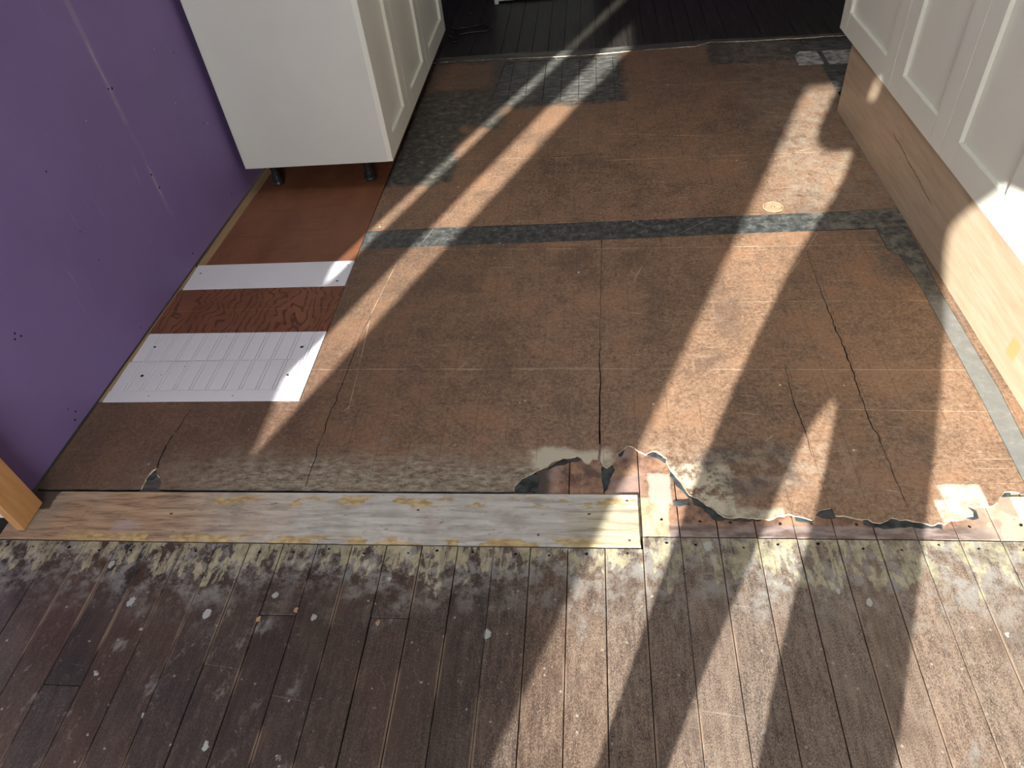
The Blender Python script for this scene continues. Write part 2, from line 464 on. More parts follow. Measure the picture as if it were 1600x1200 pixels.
def mat_plywood(name, ringy):
    g = G(name, 0.5, 0.35)
    n = g.noise(9, g.vec(1.0, 0.4, 1), det=6, rough=0.6)
    col = g.ramp(n, [(0.35, (0.155, 0.060, 0.030)), (0.65, (0.215, 0.090, 0.046))])
    if ringy:
        d = g.noise(6, g.vec(1.0, 0.8, 1), det=3, rough=0.55, dist=0.4)
        ph = g.add(g.mul(d, 8.0), g.mul(g.x, 36.0))
        fr = g.m('ABSOLUTE', g.sub(g.m('FRACT', ph), 0.5))
        ln = g.mul(g.sm(fr, 0.20, 0.06), g.sm(g.noise(60, g.vec(1, 0.3, 1), det=4), 0.36, 0.5))
        col = g.mix(g.mul(ln, 0.8), col, (0.060, 0.020, 0.011))
        seam = g.sm(g.m('ABSOLUTE', g.sub(g.y, 1.745)), 0.0015, 0.0006)
        col = g.mix(g.mul(seam, 0.6), col, (0.30, 0.15, 0.09))
    else:
        st = g.noise(1.0, g.vec(5, 30, 1), det=5, rough=0.7)
        col = g.mix(g.mul(g.sm(st, 0.52, 0.68), 0.5), col, (0.115, 0.042, 0.022))
        col = g.mix(g.mul(g.specks(9, 0.05, 0.06), 0.7), col, (0.07, 0.03, 0.02))
    fb = g.mul(g.sm(g.noise(150, g.vec(2.5, 0.4, 1), det=4, rough=0.7), 0.58, 0.7), 0.35)
    col = g.mix(fb, col, (0.075, 0.028, 0.015))
    g.bump(n, 0.1, 0.001)
    return g.done(col)


def mat_purple():
    g = G('wall_purple_paint', 0.55, 0.3)
    n = g.noise(3, det=5)
    col = g.ramp(n, [(0.3, (0.166, 0.113, 0.262)), (0.7, (0.192, 0.130, 0.296))])
    st = g.noise(1.0, g.vec(1, 55, 2.0, rot=0.0), det=6, rough=0.7)
    sc = g.mul(g.sm(st, 0.60, 0.72), g.sm(g.noise(2.5, g.vec(off=(3, 3, 1)), det=3), 0.5, 0.65))
    col = g.mix(g.mul(sc, 0.25), col, (0.42, 0.37, 0.47))
    # vertical filler seam
    d = g.m('ABSOLUTE', g.add(g.sub(g.y, 2.012), g.wob(0.012, 8)))
    sm = g.mul(g.sm(d, 0.016, 0.004), g.sm(g.noise(6, det=4), 0.42, 0.62))
    col = g.mix(g.mul(sm, 0.22), col, (0.42, 0.35, 0.36))
    hl = g.mul(g.sm(d, 0.0016, 0.0006), g.sm(g.noise(5, g.vec(off=(2, 0, 5)), det=3), 0.52, 0.6))
    col = g.mix(g.mul(hl, 0.6), col, (0.62, 0.55, 0.55))
    col = g.mix(g.mul(g.specks(12, 0.05, 0.12), 0.5), col, (0.42, 0.40, 0.55))
    col = g.mix(g.mul(g.specks(30, 0.05, 0.03), 0.8), col, (0.6, 0.55, 0.65))
    g.bump(g.noise(120, det=4), 0.08, 0.001)
    return g.done(col)


def mat_wood(name, c0, c1, sx, sy, sz, rough=0.5, knots=False):
    g = G(name, rough, 0.35)
    n = g.noise(1.0, g.vec(sx, sy, sz), det=6, rough=0.62, dist=0.5)
    col = g.ramp(n, [(0.32, c0), (0.68, c1)])
    if knots:
        k = g.specks(8, 0.035, 0.22, g.vec(1, 1, 1.4))
        col = g.mix(g.mul(k, 0.75), col, (0.16, 0.085, 0.04))
        cr = g.m('ABSOLUTE', g.add(g.sub(g.z, g.add(g.mul(g.sub(g.y, 2.2), 0.10), 0.155)), g.wob(0.02, 12)))
        cr = g.mul(g.sm(cr, 0.0025, 0.0008), g.box(None, None, 2.0, 2.38, 0.02, 0.0))
        col = g.mix(cr, col, (0.07, 0.04, 0.025))
        st = g.mul(g.sm(g.noise(1.0, g.vec(1, 7, 150), det=3), 0.60, 0.68), 0.4)
        col = g.mix(st, col, (0.36, 0.22, 0.11))
        kn = g.mul(g.box(None, None, 1.375, 1.415, 0.004, 0.01, 20), g.sm(g.m('ABSOLUTE', g.sub(g.z, 0.085)), 0.035, 0.02))
        col = g.mix(g.mul(kn, 0.8), col, (0.52, 0.28, 0.10))
    g.bump(n, 0.15, 0.001)
    return g.done(col)


for k in ('west', 'east', 'north'):
    M['lino_' + k] = mat_lino(k)
M['strip'] = mat_strip()
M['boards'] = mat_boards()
M['under'] = mat_under()
M['threshold'] = mat_threshold()
M['far'] = mat_far()
M['oldstrip'] = mat_old_strip()
M['ply'] = mat_plywood('plywood_red', False)
M['plyring'] = mat_plywood('plywood_ring_grain', True)
M['purple'] = mat_purple()
M['sub'] = mat_simple('subfloor_dark', (0.016, 0.012, 0.009), 0.9, 0.1)
M['edge'] = mat_simple('linoleum_torn_edge', (0.55, 0.46, 0.32), 0.8, 0.2, 0.35, 60)
M['felt'] = mat_simple('felt_backing', (0.048, 0.054, 0.054), 0.9, 0.1, 0.5, 40)
M['white'] = mat_simple('trim_white_paint', (0.70, 0.71, 0.745), 0.4, 0.4, 0.03, 5)
M['cab'] = mat_simple('cabinet_offwhite', (0.72, 0.725, 0.645), 0.38, 0.4, 0.015, 4)
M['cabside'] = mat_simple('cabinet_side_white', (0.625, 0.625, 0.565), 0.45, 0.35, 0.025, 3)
M['plaster'] = mat_simple('plaster_white', (0.66, 0.65, 0.62), 0.8, 0.2, 0.03, 3)
M['black'] = mat_simple('plastic_black', (0.012, 0.012, 0.013), 0.4, 0.4, 0.1, 20)
M['hole'] = mat_simple('nail_hole_dark', (0.012, 0.010, 0.012), 0.9, 0.1)
M['kick'] = mat_wood('birch_plywood', (0.385, 0.285, 0.187), (0.47, 0.365, 0.262), 1, 4, 45, 0.5, True)
M['jamb'] = mat_wood('fir_orange', (0.40, 0.19, 0.070), (0.56, 0.30, 0.125), 1, 30, 3, 0.5)
M['rawwood'] = mat_wood('raw_wood_yellow', (0.26, 0.16, 0.075), (0.40, 0.27, 0.14), 30, 3, 1, 0.6)
M['palewood'] = mat_wood('pale_wood_patch', (0.62, 0.47, 0.27), (0.74, 0.60, 0.38), 4, 40, 1, 0.55)
M['dusty'] = mat_simple('dusty_concrete', (0.36, 0.36, 0.34), 0.9, 0.1, 0.55, 30)
M['appliance'] = mat_simple('appliance_enamel', (0.55, 0.60, 0.60), 0.35, 0.4, 0.05)
M['plug'] = mat_simple('wood_plug', (0.38, 0.265, 0.165), 0.5, 0.3, 0.2, 40)
M['rust'] = mat_simple('rusty_nail', (0.12, 0.06, 0.035), 0.7, 0.3, 0.4, 80)
M['skin'] = mat_simple('skin', (0.55, 0.34, 0.25), 0.55, 0.3)
M['cloth'] = mat_simple('cloth_navy', (0.035, 0.04, 0.055), 0.9, 0.1, 0.2, 30)
M['hair'] = mat_simple('hair_brown', (0.05, 0.03, 0.02), 0.6, 0.3, 0.3, 60)
M['ground'] = mat_simple('yard_ground', (0.22, 0.21, 0.17), 0.9, 0.1, 0.3, 2)


# ------------------------------------------------------------------ mesh helpers
def link(name, me, mat=None, parent=None):
    o = bpy.data.objects.new(name, me)
    COL.objects.link(o)
    if mat is not None and me is not None:
        for k in (mat if isinstance(mat, (list, tuple)) else [mat]):
            me.materials.append(M[k])
    if parent is not None:
        o.parent = parent
    return o


def tag(o, label=None, cat=None, group=None, kind=None):
    if label: o['label'] = label
    if cat: o['category'] = cat
    if group: o['group'] = group
    if kind: o['kind'] = kind
    return o


def empty(name, loc=(0, 0, 0), rz=0.0):
    o = bpy.data.objects.new(name, None)
    o.empty_display_size = 0.1
    COL.objects.link(o)
    o.location = loc
    o.rotation_euler = (0, 0, rz)
    return o


def bm_box(bm, x0, x1, y0, y1, z0, z1):
    v = [bm.verts.new(p) for p in ((x0, y0, z0), (x1, y0, z0), (x1, y1, z0), (x0, y1, z0),
                                   (x0, y0, z1), (x1, y0, z1), (x1, y1, z1), (x0, y1, z1))]
    for f in ((3, 2, 1, 0), (4, 5, 6, 7), (0, 1, 5, 4), (1, 2, 6, 5), (2, 3, 7, 6), (3, 0, 4, 7)):
        bm.faces.new([v[i] for i in f])
    return v


def to_mesh(bm, name, smooth=False, bevel=0.0, seg=1):
    if bevel:
        bmesh.ops.bevel(bm, geom=list(bm.edges), offset=bevel, segments=seg, affect='EDGES', profile=0.6)
    bmesh.ops.recalc_face_normals(bm, faces=bm.faces)
    me = bpy.data.meshes.new(name)
    bm.to_mesh(me)
    bm.free()
    if smooth:
        for p in me.polygons:
            p.use_smooth = True
    return me


def box(name, x0, x1, y0, y1, z0, z1, mat, parent=None, bevel=0.0):
    bm = bmesh.new()
    bm_box(bm, x0, x1, y0, y1, z0, z1)
    return link(name, to_mesh(bm, name, bevel=bevel), mat, parent)


def disc(name, c, r, h, mat, parent=None, n=14, sy=1.0, jit=0.0):
    bm = bmesh.new()
    ring = []
    for i in range(n):
        a = 2 * math.pi * i / n
        q = r * (1 + random.uniform(-jit, jit))
        ring.append(bm.verts.new((c[0] + q * math.cos(a), c[1] + q * sy * math.sin(a), c[2])))
    f = bm.faces.new(ring)
    ex = bmesh.ops.extrude_face_region(bm, geom=[f])
    bmesh.ops.translate(bm, vec=(0, 0, h), verts=[e for e in ex['geom'] if isinstance(e, bmesh.types.BMVert)])
    return link(name, to_mesh(bm, name), mat, parent)


def lathe(bm, prof, cx=0, cy=0, n=20):
    rings = []
    for r, z in prof:
        rings.append([bm.verts.new((cx + r * math.cos(2 * math.pi * i / n), cy + r * math.sin(2 * math.pi * i / n), z)) for i in range(n)])
    for a, b in zip(rings, rings[1:]):
        for i in range(n):
            bm.faces.new((a[i], a[(i + 1) % n], b[(i + 1) % n], b[i]))
    bm.faces.new(rings[0][::-1])
    bm.faces.new(rings[-1])


def tube(name, pts, r, mat, parent=None, n=8):
    bm = bmesh.new()
    P = [Vector(p) for p in pts]
    # Catmull-Rom resample
    Q = []
    for i in range(len(P) - 1):
        p0, p1, p2, p3 = P[max(i - 1, 0)], P[i], P[i + 1], P[min(i + 2, len(P) - 1)]
        for k in range(5):
            t = k / 5
            Q.append(0.5 * ((2 * p1) + (p2 - p0) * t + (2 * p0 - 5 * p1 + 4 * p2 - p3) * t * t + (3 * p1 - p0 - 3 * p2 + p3) * t ** 3))
    Q.append(P[-1])
    rings = []
    for i, p in enumerate(Q):
        d = (Q[min(i + 1, len(Q) - 1)] - Q[max(i - 1, 0)]).normalized()
        s = d.cross(Vector((0, 0, 1)))
        s = s.normalized() if s.length > 1e-4 else Vector((1, 0, 0))
        u = s.cross(d)
        rings.append([bm.verts.new(p + r * (math.cos(2 * math.pi * k / n) * s + math.sin(2 * math.pi * k / n) * u)) for k in range(n)])
    for a, b in zip(rings, rings[1:]):
        for k in range(n):
            bm.faces.new((a[k], a[(k + 1) % n], b[(k + 1) % n], b[k]))
    bm.faces.new(rings[0])
    bm.faces.new(rings[-1])
    return link(name, to_mesh(bm, name, True), mat, parent)


def jag(pts, step=0.012, amp=0.0022, closed=False):
    """Subdivide a polyline and roughen it."""
    out = []
    n = len(pts)
    for i in range(n if closed else n - 1):
        a, b = Vector(pts[i]), Vector(pts[(i + 1) % n])
        L = (b - a).length
        k = max(1, int(L / step))
        nrm = Vector((-(b - a).y, (b - a).x)) / max(L, 1e-6)
        for j in range(k):
            p = a.lerp(b, j / k)
            if not (i == 0 and j == 0) and amp:
                p = p + nrm * random.uniform(-amp, amp)
            out.append((p.x, p.y))
    if not closed:
        out.append(tuple(pts[-1]))
    return out


def area2(p):
    return sum(p[i][0] * p[(i + 1) % len(p)][1] - p[(i + 1) % len(p)][0] * p[i][1] for i in range(len(p)))


def sheet(name, outline, ztop, zbot, mats, parent=None, holes=(), slope=0.0011, rim=()):
    """Flat sheet of given outline (and holes) with real thickness and sloping cut edges."""
    loops = []
    o = list(outline)
    if area2(o) < 0: o.reverse()
    loops.append(o)
    for h in holes:
        h = list(h)
        if area2(h) > 0: h.reverse()
        loops.append(h)
    vs_, es = [], []
    for lp in loops:
        b = len(vs_)
        vs_ += [Vector(p) for p in lp]
        es += [(b + i, b + (i + 1) % len(lp)) for i in range(len(lp))]
    rv, re, rf, ov, oe, of = geometry.delaunay_2d_cdt(vs_, es, [], 0, 1e-6)

    def inside(p, lp):
        c = False
        n = len(lp)
        for i in range(n):
            x1, y1 = lp[i]
            x2, y2 = lp[(i + 1) % n]
            if (y1 > p[1]) != (y2 > p[1]) and p[0] < (x2 - x1) * (p[1] - y1) / (y2 - y1) + x1:
                c = not c
        return c
    bm = bmesh.new()
    tv = [bm.verts.new((v.x, v.y, ztop)) for v in rv]
    for f in rf:
        c = sum((rv[i] for i in f), Vector((0, 0))) / len(f)
        if inside(c, loops[0]) and not any(inside(c, h) for h in loops[1:]):
            bm.faces.new([tv[i] for i in f])
    for v in [v for v in bm.verts if not v.link_faces]:
        bm.verts.remove(v)
    bm.normal_update()
    for f in bm.faces:
        if f.normal.z < 0: f.normal_flip()
        f.material_index = 0
    bnd = [e for e in bm.edges if len(e.link_faces) == 1]
    ex = bmesh.ops.extrude_edge_only(bm, edges=bnd)
    nv = [q for q in ex['geom'] if isinstance(q, bmesh.types.BMVert)]
    torn = {(round(p[0], 5), round(p[1], 5)) for p in rim}

    def is_torn(v):
        return (round(v.co.x, 5), round(v.co.y, 5)) in torn
    side_f = [q for q in ex['geom'] if isinstance(q, bmesh.types.BMFace)]
    for q in side_f:
        q.material_index = 0 if len(mats) == 1 else (1 if all(is_torn(v) for v in q.verts) else len(mats) - 1)
    side_f = set(side_f)
    # push the lower rim outwards
    cen = {}
    for v in nv:
        top = [e.other_vert(v) for e in v.link_edges if abs(e.other_vert(v).co.z - v.co.z) < 1e-9 and
               (e.other_vert(v).co.xy - v.co.xy).length < 1e-9]
        if not top: continue
        t = top[0]
        d = Vector((0, 0))
        if not is_torn(t):
            continue
        for f in t.link_faces:
            if f not in side_f and f.calc_area() > 1e-10:
                q = (t.co.xy - f.calc_center_median().xy)
                if q.length > 1e-6: d += q.normalized()
        cen[v] = d.normalized() * slope if d.length > 1e-4 else d
    for v in nv:
        v.co.z = zbot
        if v in cen:
            v.co.x += cen[v].x
            v.co.y += cen[v].y
    me = bpy.data.meshes.new(name)
    bm.to_mesh(me)
    bm.free()
    return link(name, me, mats, parent)


def slit(line, widths):
    """Closed sliver along a crack; widths = half-widths at the two ends and the middle."""
    n = len(line)
    L, Rr = [], []
    for i, p in enumerate(line):
        a = Vector(line[max(i - 1, 0)])
        b = Vector(line[min(i + 1, n - 1)])
        d = (b - a).normalized()
        nr = Vector((-d.y, d.x))
        t = i / (n - 1)
        wv = (widths[0] * (1 - 2 * t) + widths[1] * 2 * t) if t < 0.5 else (widths[1] * (2 - 2 * t) + widths[2] * (2 * t - 1))
        wv *= random.uniform(0.65, 1.35)
        L.append(tuple(Vector(p) + nr * wv))
        Rr.append(tuple(Vector(p) - nr * wv))
    return L + Rr[::-1]


# ------------------------------------------------------------------ room shell
YB = -1.30                     # wall with the big window, behind the camera
XL = -1.80                     # wall with two narrow windows, left of the camera
HC = 2.45
ground = box('yard_ground', -30, 30, -40, YB - 0.15, -0.4, -0.3, 'ground')
tag(ground, kind='structure')


def wall_pieces(name, pieces, mat):
    bm = bmesh.new()
    for p in pieces:
        bm_box(bm, *p)
    return tag(link(name, to_mesh(bm, name), mat), kind='structure')


WX0, WX1, WZ0, WZ1 = -0.905, 0.52, 0.755, 2.03
wall_pieces('wall_back', [(XL - 0.03, WX0, YB - 0.03, YB, -0.3, HC), (WX1, 2.75, YB - 0.03, YB, -0.3, HC),
                          (WX0, WX1, YB - 0.03, YB, -0.3, WZ0), (WX0, WX1, YB - 0.03, YB, WZ1, HC)], 'purple')
AB = ((-1.165, -0.765), (-0.425, -0.205))
LZ0, LZ1 = 0.985, 2.24
wall_pieces('wall_left', [(XL - 0.03, XL, YB, AB[0][0], -0.3, HC), (XL - 0.03, XL, AB[0][1], AB[1][0], -0.3, HC),
                          (XL - 0.03, XL, AB[1][1], 1.06, -0.3, HC)] +
            [(XL - 0.03, XL, a, b, -0.3, LZ0) for a, b in AB] + [(XL - 0.03, XL, a, b, LZ1, HC) for a, b in AB], 'purple')
wall_pieces('wall_right', [(2.6, 2.75, YB, 1.02, -0.3, HC), (1.66, 2.75, 0.92, 1.04, -0.3, HC)], 'purple')
wall_pieces('wall_kitchen_right', [(1.66, 1.78, 1.04, 6.3, -0.3, HC)], 'plaster')
wall_pieces('wall_far', [(-1.7, 1.78, 6.2, 6.3, -0.3, HC)], 'purple')
wall_pieces('ceiling', [(-1.95, 2.75, YB - 0.1, 6.3, HC, HC + 0.1)], 'plaster')
wall_pieces('trim_2', [(-1.5, 1.66, 0.90, 1.04, 2.12, HC)], 'plaster')


def window(name, x0, x1, y0, y1, z0, z1, axis):
    """Slim frame around an opening with a clear pane."""
    bm = bmesh.new()
    t = 0.012
    if axis == 'y':
        bm_box(bm, x0, x1, y0, y1, z0 - t, z0)
        bm_box(bm, x0, x1, y0, y1, z1, z1 + t)
        bm_box(bm, x0 - t, x0, y0, y1, z0 - t, z1 + t)
        bm_box(bm, x1, x1 + t, y0, y1, z0 - t, z1 + t)
    else:
        bm_box(bm, x0, x1, y0, y1, z0 - t, z0)
        bm_box(bm, x0, x1, y0, y1, z1, z1 + t)
        bm_box(bm, x0, x1, y0 - t, y0, z0 - t, z1 + t)
        bm_box(bm, x0, x1, y1, y1 + t, z0 - t, z1 + t)
    return tag(link(name, to_mesh(bm, name), 'white'), kind='structure')


window('window_1', WX0, WX1, YB, YB + 0.012, WZ0, WZ1, 'y')
window('window_2', XL, XL + 0.012, AB[0][0], AB[0][1], LZ0, LZ1, 'x')
window('window_3', XL, XL + 0.012, AB[1][0], AB[1][1], LZ0, LZ1, 'x')


def portal(loc, sx, sy, dirv):
    l = bpy.data.lights.new('daylight_portal', 'AREA')
    l.shape = 'RECTANGLE'
    l.size, l.size_y = sx, sy
    l.cycles.is_portal = True
    o = bpy.data.objects.new('daylight_portal', l)
    COL.objects.link(o)
    o.location = loc
    o.rotation_euler = Vector(dirv).to_track_quat('-Z', 'Y').to_euler()


portal(((WX0 + WX1) / 2, YB - 0.06, (WZ0 + WZ1) / 2), WX1 - WX0, WZ1 - WZ0, (0, 1, 0))
for a, b in AB:
    portal((XL - 0.015, (a + b) / 2, (LZ0 + LZ1) / 2), b - a, LZ1 - LZ0, (1, 0, 0))

tag(box('sky_blocker', -1.82, 6, YB - 2.2, YB - 0.03, 3.08, 3.2, 'plaster'), kind='structure')  # unseen overhang added to keep high sky light off the near floor

# purple kitchen wall, very slightly out of square with the boards
SL = 0.0355


def wall_x(y):
    return -1.4625 + (y - 1.019) * SL


bm = bmesh.new()
ys = (0.925, 6.2)
vv = []
for y in ys:
    for dx, z in ((0, 0.004), (-0.11, 0.004), (-0.11, HC), (0, HC)):
        vv.append(bm.verts.new((wall_x(y) + dx, y, z)))
for f in ((0, 1, 2, 3), (4, 7, 6, 5), (0, 3, 7, 4), (1, 5, 6, 2), (3, 2, 6, 7), (0, 4, 5, 1)):
    bm.faces.new([vv[i] for i in f])
wall_k = tag(link('wall_kitchen', to_mesh(bm, 'wall_kitchen'), 'purple'), kind='structure')
box('drywall_edge', -1.60, -1.47, 0.915, 0.925, 0.02, HC, 'plaster', wall_k)
# nail holes on the wall (y, z)
HOLES = [(2.0063, 0.633, 0.00312), (2.0236, 0.6277, 0.00367), (1.6258, 0.5732, 0.00242), (2.4013, 0.5919, 0.00238), (2.4017, 0.3423, 0.0023), (2.0091, 0.3539, 0.00342), (2.0184, 0.3026, 0.0029), (1.6182, 0.3928, 0.00178), (1.6254, 0.2924, 0.00205), (1.253, 0.3318, 0.00265), (1.2632, 0.3144, 0.00313), (1.243, 0.3214, 0.00265), (1.6278, 0.031, 0.00224), (1.2404, 0.0676, 0.00194), (1.2546, 0.0418, 0.00315), (1.2368, 0.0269, 0.00315), (2.0234, 0.0396, 0.00313), (2.4014, 0.0595, 0.00248)]
for i, (y, z, r) in enumerate(HOLES):
    bm = bmesh.new()
    x = wall_x(y)
    ring = []
    for k in range(10):
        a = 2 * math.pi * k / 10
        q = r * random.uniform(0.8, 1.15)
        ring.append(bm.verts.new((x + 0.0006 + q * math.cos(a) * SL, y + q * math.cos(a), z + q * math.sin(a))))
    f = bm.faces.new(ring)
    c = bmesh.ops.extrude_face_region(bm, geom=[f])
    bmesh.ops.translate(bm, vec=(-0.006, 0, 0), verts=[e for e in c['geom'] if isinstance(e, bmesh.types.BMVert)])
    link('nail_hole', to_mesh(bm, 'nail_hole'), 'hole', wall_k)

# door casing board at the end of the purple wall
jb = box('trim_1', -1.431, -1.409, 0.888, 0.972, 0.004, 2.12, 'jamb', bevel=0.002)
tag(jb, kind='structure')
box('stud', -1.462, -1.432, 0.93, 0.968, 0.004, 2.12, 'jamb', jb)

# ------------------------------------------------------------------ floor
floor = tag(box('floor', -1.95, 2.75, YB - 0.12, 6.3, -0.30, -0.0235, 'sub'), kind='structure')
ZB = -0.004                    # top of the boards
GAP = 0.0009


def plank(x0, x1, y0, y1, mat, z=ZB, name='plank'):
    bm = bmesh.new()
    dz = random.uniform(-0.0006, 0.0006)
    tl = random.uniform(-0.0004, 0.0004)
    g1, g2 = GAP * random.uniform(0.5, 1.5), GAP * random.uniform(0.5, 1.5)
    b = bm_box(bm, x0 + g1, x1 - g2, y0 + 0.0008, y1 - 0.0008, -0.0232, z + dz)
    for q in b[4:]:
        q.co.z += tl if q.co.x < (x0 + x1) / 2 else -tl
    top = [e for e in bm.edges if all(v in b[4:] for v in e.verts)]
    bmesh.ops.bevel(bm, geom=top, offset=0.0011, segments=1, affect='EDGES')
    return link(name, to_mesh(bm, name), mat, floor)


for k in range(-23, 31):
    x0, x1 = PX + k * PW, PX + (k + 1) * PW
    xc = (x0 + x1) / 2
    yn = 0.8675 if xc < PX else 0.8985
    cuts = []
    if abs(xc + 0.692) < 0.03 or abs(xc + 0.442) < 0.03: cuts = [0.690]
    if abs(xc + 1.108) < 0.03: cuts = [0.524]
    if not cuts:
        cuts = [random.uniform(-0.9, 0.15)]
    ys = [YB] + cuts + [yn]
    for a, b in zip(ys, ys[1:]):
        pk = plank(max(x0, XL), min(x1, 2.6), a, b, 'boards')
        if b == yn and -1.5 < xc < 1.1:
            disc('nail', (xc + random.uniform(-0.012, 0.012), yn - random.uniform(0.012, 0.026), ZB - 0.0003), random.uniform(0.0025, 0.004), 0.0012, 'hole', pk, 8, 0.8, 0.35)
    if -0.22 < xc < 1.10:
        pk = plank(x0, x1, 0.8995, 1.17, 'under', ZB - 0.0005)
        if xc > PX:
            disc('nail', (xc + random.uniform(-0.015, 0.015), random.uniform(0.928, 0.945), ZB - 0.0008), 0.0032, 0.0012, 'hole', pk, 8, 0.8, 0.35)
    if -1.5 < xc < 1.66:
        plank(x0, x1, 3.15, 3.72, 'far', ZB)
        plank(x0, x1, 3.72, 6.2, 'far', ZB - 0.001)

for x, y in ((-0.655, 0.702), (-0.733, 0.680), (-0.468, 0.678)):
    disc('wood_filler', (x, y, ZB - 0.0006), 0.0045, 0.0016, 'rawwood', floor, 9, 1.4, 0.4)

# threshold board
bm = bmesh.new()
b = bm_box(bm, -1.475, 0.0885, 0.8705, 1.0125, -0.0232, 0.0)
b[6].co.y -= 0.001
bmesh.ops.bevel(bm, geom=[e for e in bm.edges if all(v.co.z > -0.001 for v in e.verts)], offset=0.0018, segments=2, affect='EDGES')
thr = link('threshold_board', to_mesh(bm, 'threshold_board'), 'threshold', floor)
thr['label'] = 'weathered pale threshold board across the doorway'
for x, y in ((0.062, 0.993), (0.064, 0.886), (-0.025, 0.955), (-0.43, 0.962), (-1.05, 0.945)):
    disc('nail', (x, y, -0.001), 0.004, 0.0012, 'rust', thr, 8, 0.7, 0.3)

# linoleum -----------------------------------------------------------
TEAR1=[(-0.2041,1.0176), (-0.2022,1.0328), (-0.1882,1.0559), (-0.1656,1.0697), (-0.1476,1.0855), (-0.1275,1.0955), (-0.1108,1.1116), (-0.0889,1.1197), (-0.0699,1.1217), (-0.0542,1.1278), (-0.0431,1.1196), (-0.0336,1.1055), (-0.0258,1.1035), (-0.0164,1.1176), (-0.0039,1.1196)]
TEAR2=[(0.0068,1.0976), (0.0174,1.0897), (0.0268,1.0976), (0.0365,1.1135), (0.0465,1.1378), (0.0594,1.148), (0.0708,1.1604), (0.0816,1.1562), (0.0966,1.1418), (0.1131,1.1316), (0.1277,1.1417), (0.1401,1.1417), (0.1516,1.1295), (0.1616,1.1194), (0.1631,1.0996), (0.1718,1.0763), (0.1851,1.0572), (0.195,1.0347), (0.2058,1.0109), (0.221,1.0038), (0.2341,0.9913), (0.2417,0.9825), (0.2537,0.9755), (0.2633,0.9616), (0.2774,0.9514), (0.2909,0.9482), (0.3093,0.9501), (0.3299,0.9486), (0.3543,0.9455), (0.3747,0.944), (0.39,0.9527), (0.4057,0.9562), (0.4177,0.9615), (0.4301,0.9548), (0.4483,0.9499), (0.4659,0.9434), (0.4746,0.9587), (0.4899,0.9725), (0.5112,0.9762)]
TEAR3=[(0.5164,0.9574), (0.5336,0.9559), (0.549,0.9527), (0.5678,0.9479), (0.5826,0.9481), (0.591,0.9398), (0.6061,0.9367), (0.6216,0.9452), (0.6328,0.952), (0.6473,0.9471), (0.6645,0.9473), (0.6814,0.9426), (0.6969,0.9378), (0.7097,0.9331), (0.7248,0.9398), (0.7394,0.9367), (0.7544,0.9467), (0.7724,0.9502), (0.7903,0.957), (0.8026,0.9588), (0.8049,0.9688), (0.7978,0.9822), (0.8168,0.9841), (0.8365,0.9843), (0.8515,0.9861), (0.8651,0.9947), (0.8769,1.0119), (0.8901,1.0224), (0.9039,1.0243), (0.9289,1.0209)]
C1=[(0.0166,2.0069), (0.0129,1.8715), (0.0083,1.6485), (0.0046,1.4804), (0.0053,1.3782), (0.0025,1.2832), (0.0004,1.2381), (0.003,1.1732), (0.0007,1.1115), (0.0026,1.0114)]
C2=[(0.6559,1.9957), (0.6652,1.9735), (0.6628,1.8701), (0.6626,1.7825), (0.6615,1.7116), (0.6648,1.6324), (0.6621,1.5683), (0.6673,1.5332), (0.6664,1.481), (0.6681,1.4087), (0.6649,1.3705), (0.664,1.3356), (0.6623,1.2751), (0.6619,1.2278), (0.6684,1.1966), (0.6692,1.1463), (0.6716,1.1037), (0.6719,1.0461), (0.6762,0.9914)]
C3=[(0.5008,1.4598), (0.4968,1.369), (0.4967,1.3268), (0.497,1.304), (0.4989,1.2661), (0.5018,1.2421), (0.5036,1.177), (0.502,1.1269), (0.5035,1.0732), (0.5034,1.0272), (0.5067,0.9988)]
C4=[(-0.7095,1.7038), (-0.7207,1.6087), (-0.7219,1.4881), (-0.7255,1.3791), (-0.7279,1.3091), (-0.7335,1.2612), (-0.7288,1.2171), (-0.7306,1.1656), (-0.7299,1.1076), (-0.7296,1.0301)]
C5=[(-1.1485,1.2973), (-1.1497,1.2727), (-1.1556,1.2202), (-1.1614,1.1741), (-1.1582,1.1382), (-1.1571,1.1076), (-1.1519,1.0883)]
HOLE5=[(-1.1546,1.0862), (-1.1624,1.0798), (-1.1663,1.0651), (-1.1676,1.0526), (-1.1662,1.0198), (-1.1172,1.0201), (-1.1185,1.0383), (-1.1304,1.0568), (-1.1441,1.0672)]
L3top=[(-0.8167,3.7692), (-0.6363,3.7634), (-0.4517,3.7564), (-0.22,3.7321), (-0.0741,3.7314), (0.102,3.7248), (0.1502,3.7415), (0.2615,3.7465), (0.4184,3.7428), (0.4966,3.7451), (0.5794,3.7897)]
CORD=[(-0.8796,4.3764), (-0.8327,4.3135), (-0.7807,4.2611), (-0.7412,4.2427), (-0.7034,4.2657), (-0.6616,4.288), (-0.6162,4.2784), (-0.5867,4.2413), (-0.5725,4.2079), (-0.5953,4.1824), (-0.6499,4.1835), (-0.7034,4.1743), (-0.7456,4.1629), (-0.7859,4.191), (-0.7991,4.1538), (-0.7674,4.1082), (-0.7339,4.0725), (-0.752,4.0473), (-0.7888,4.0544)]

ZL, ZLB = 0.0, -0.0042
LW, LE, LN = (['lino_' + k, 'edge', 'felt'] for k in ('west', 'east', 'north'))
XE = -0.8325                   # straight cut beside the plywood
crack1 = jag(C1, 0.02, 0.0016)
c1n = len(crack1)


def side(line, sgn):
    out = []
    for i, (x, y) in enumerate(line):
        t = i / (len(line) - 1)
        hw = 0.0005 + 0.0026 * max(0, (t - 0.35) / 0.65)
        out.append((x + sgn * hw * random.uniform(0.7, 1.2), y))
    return out


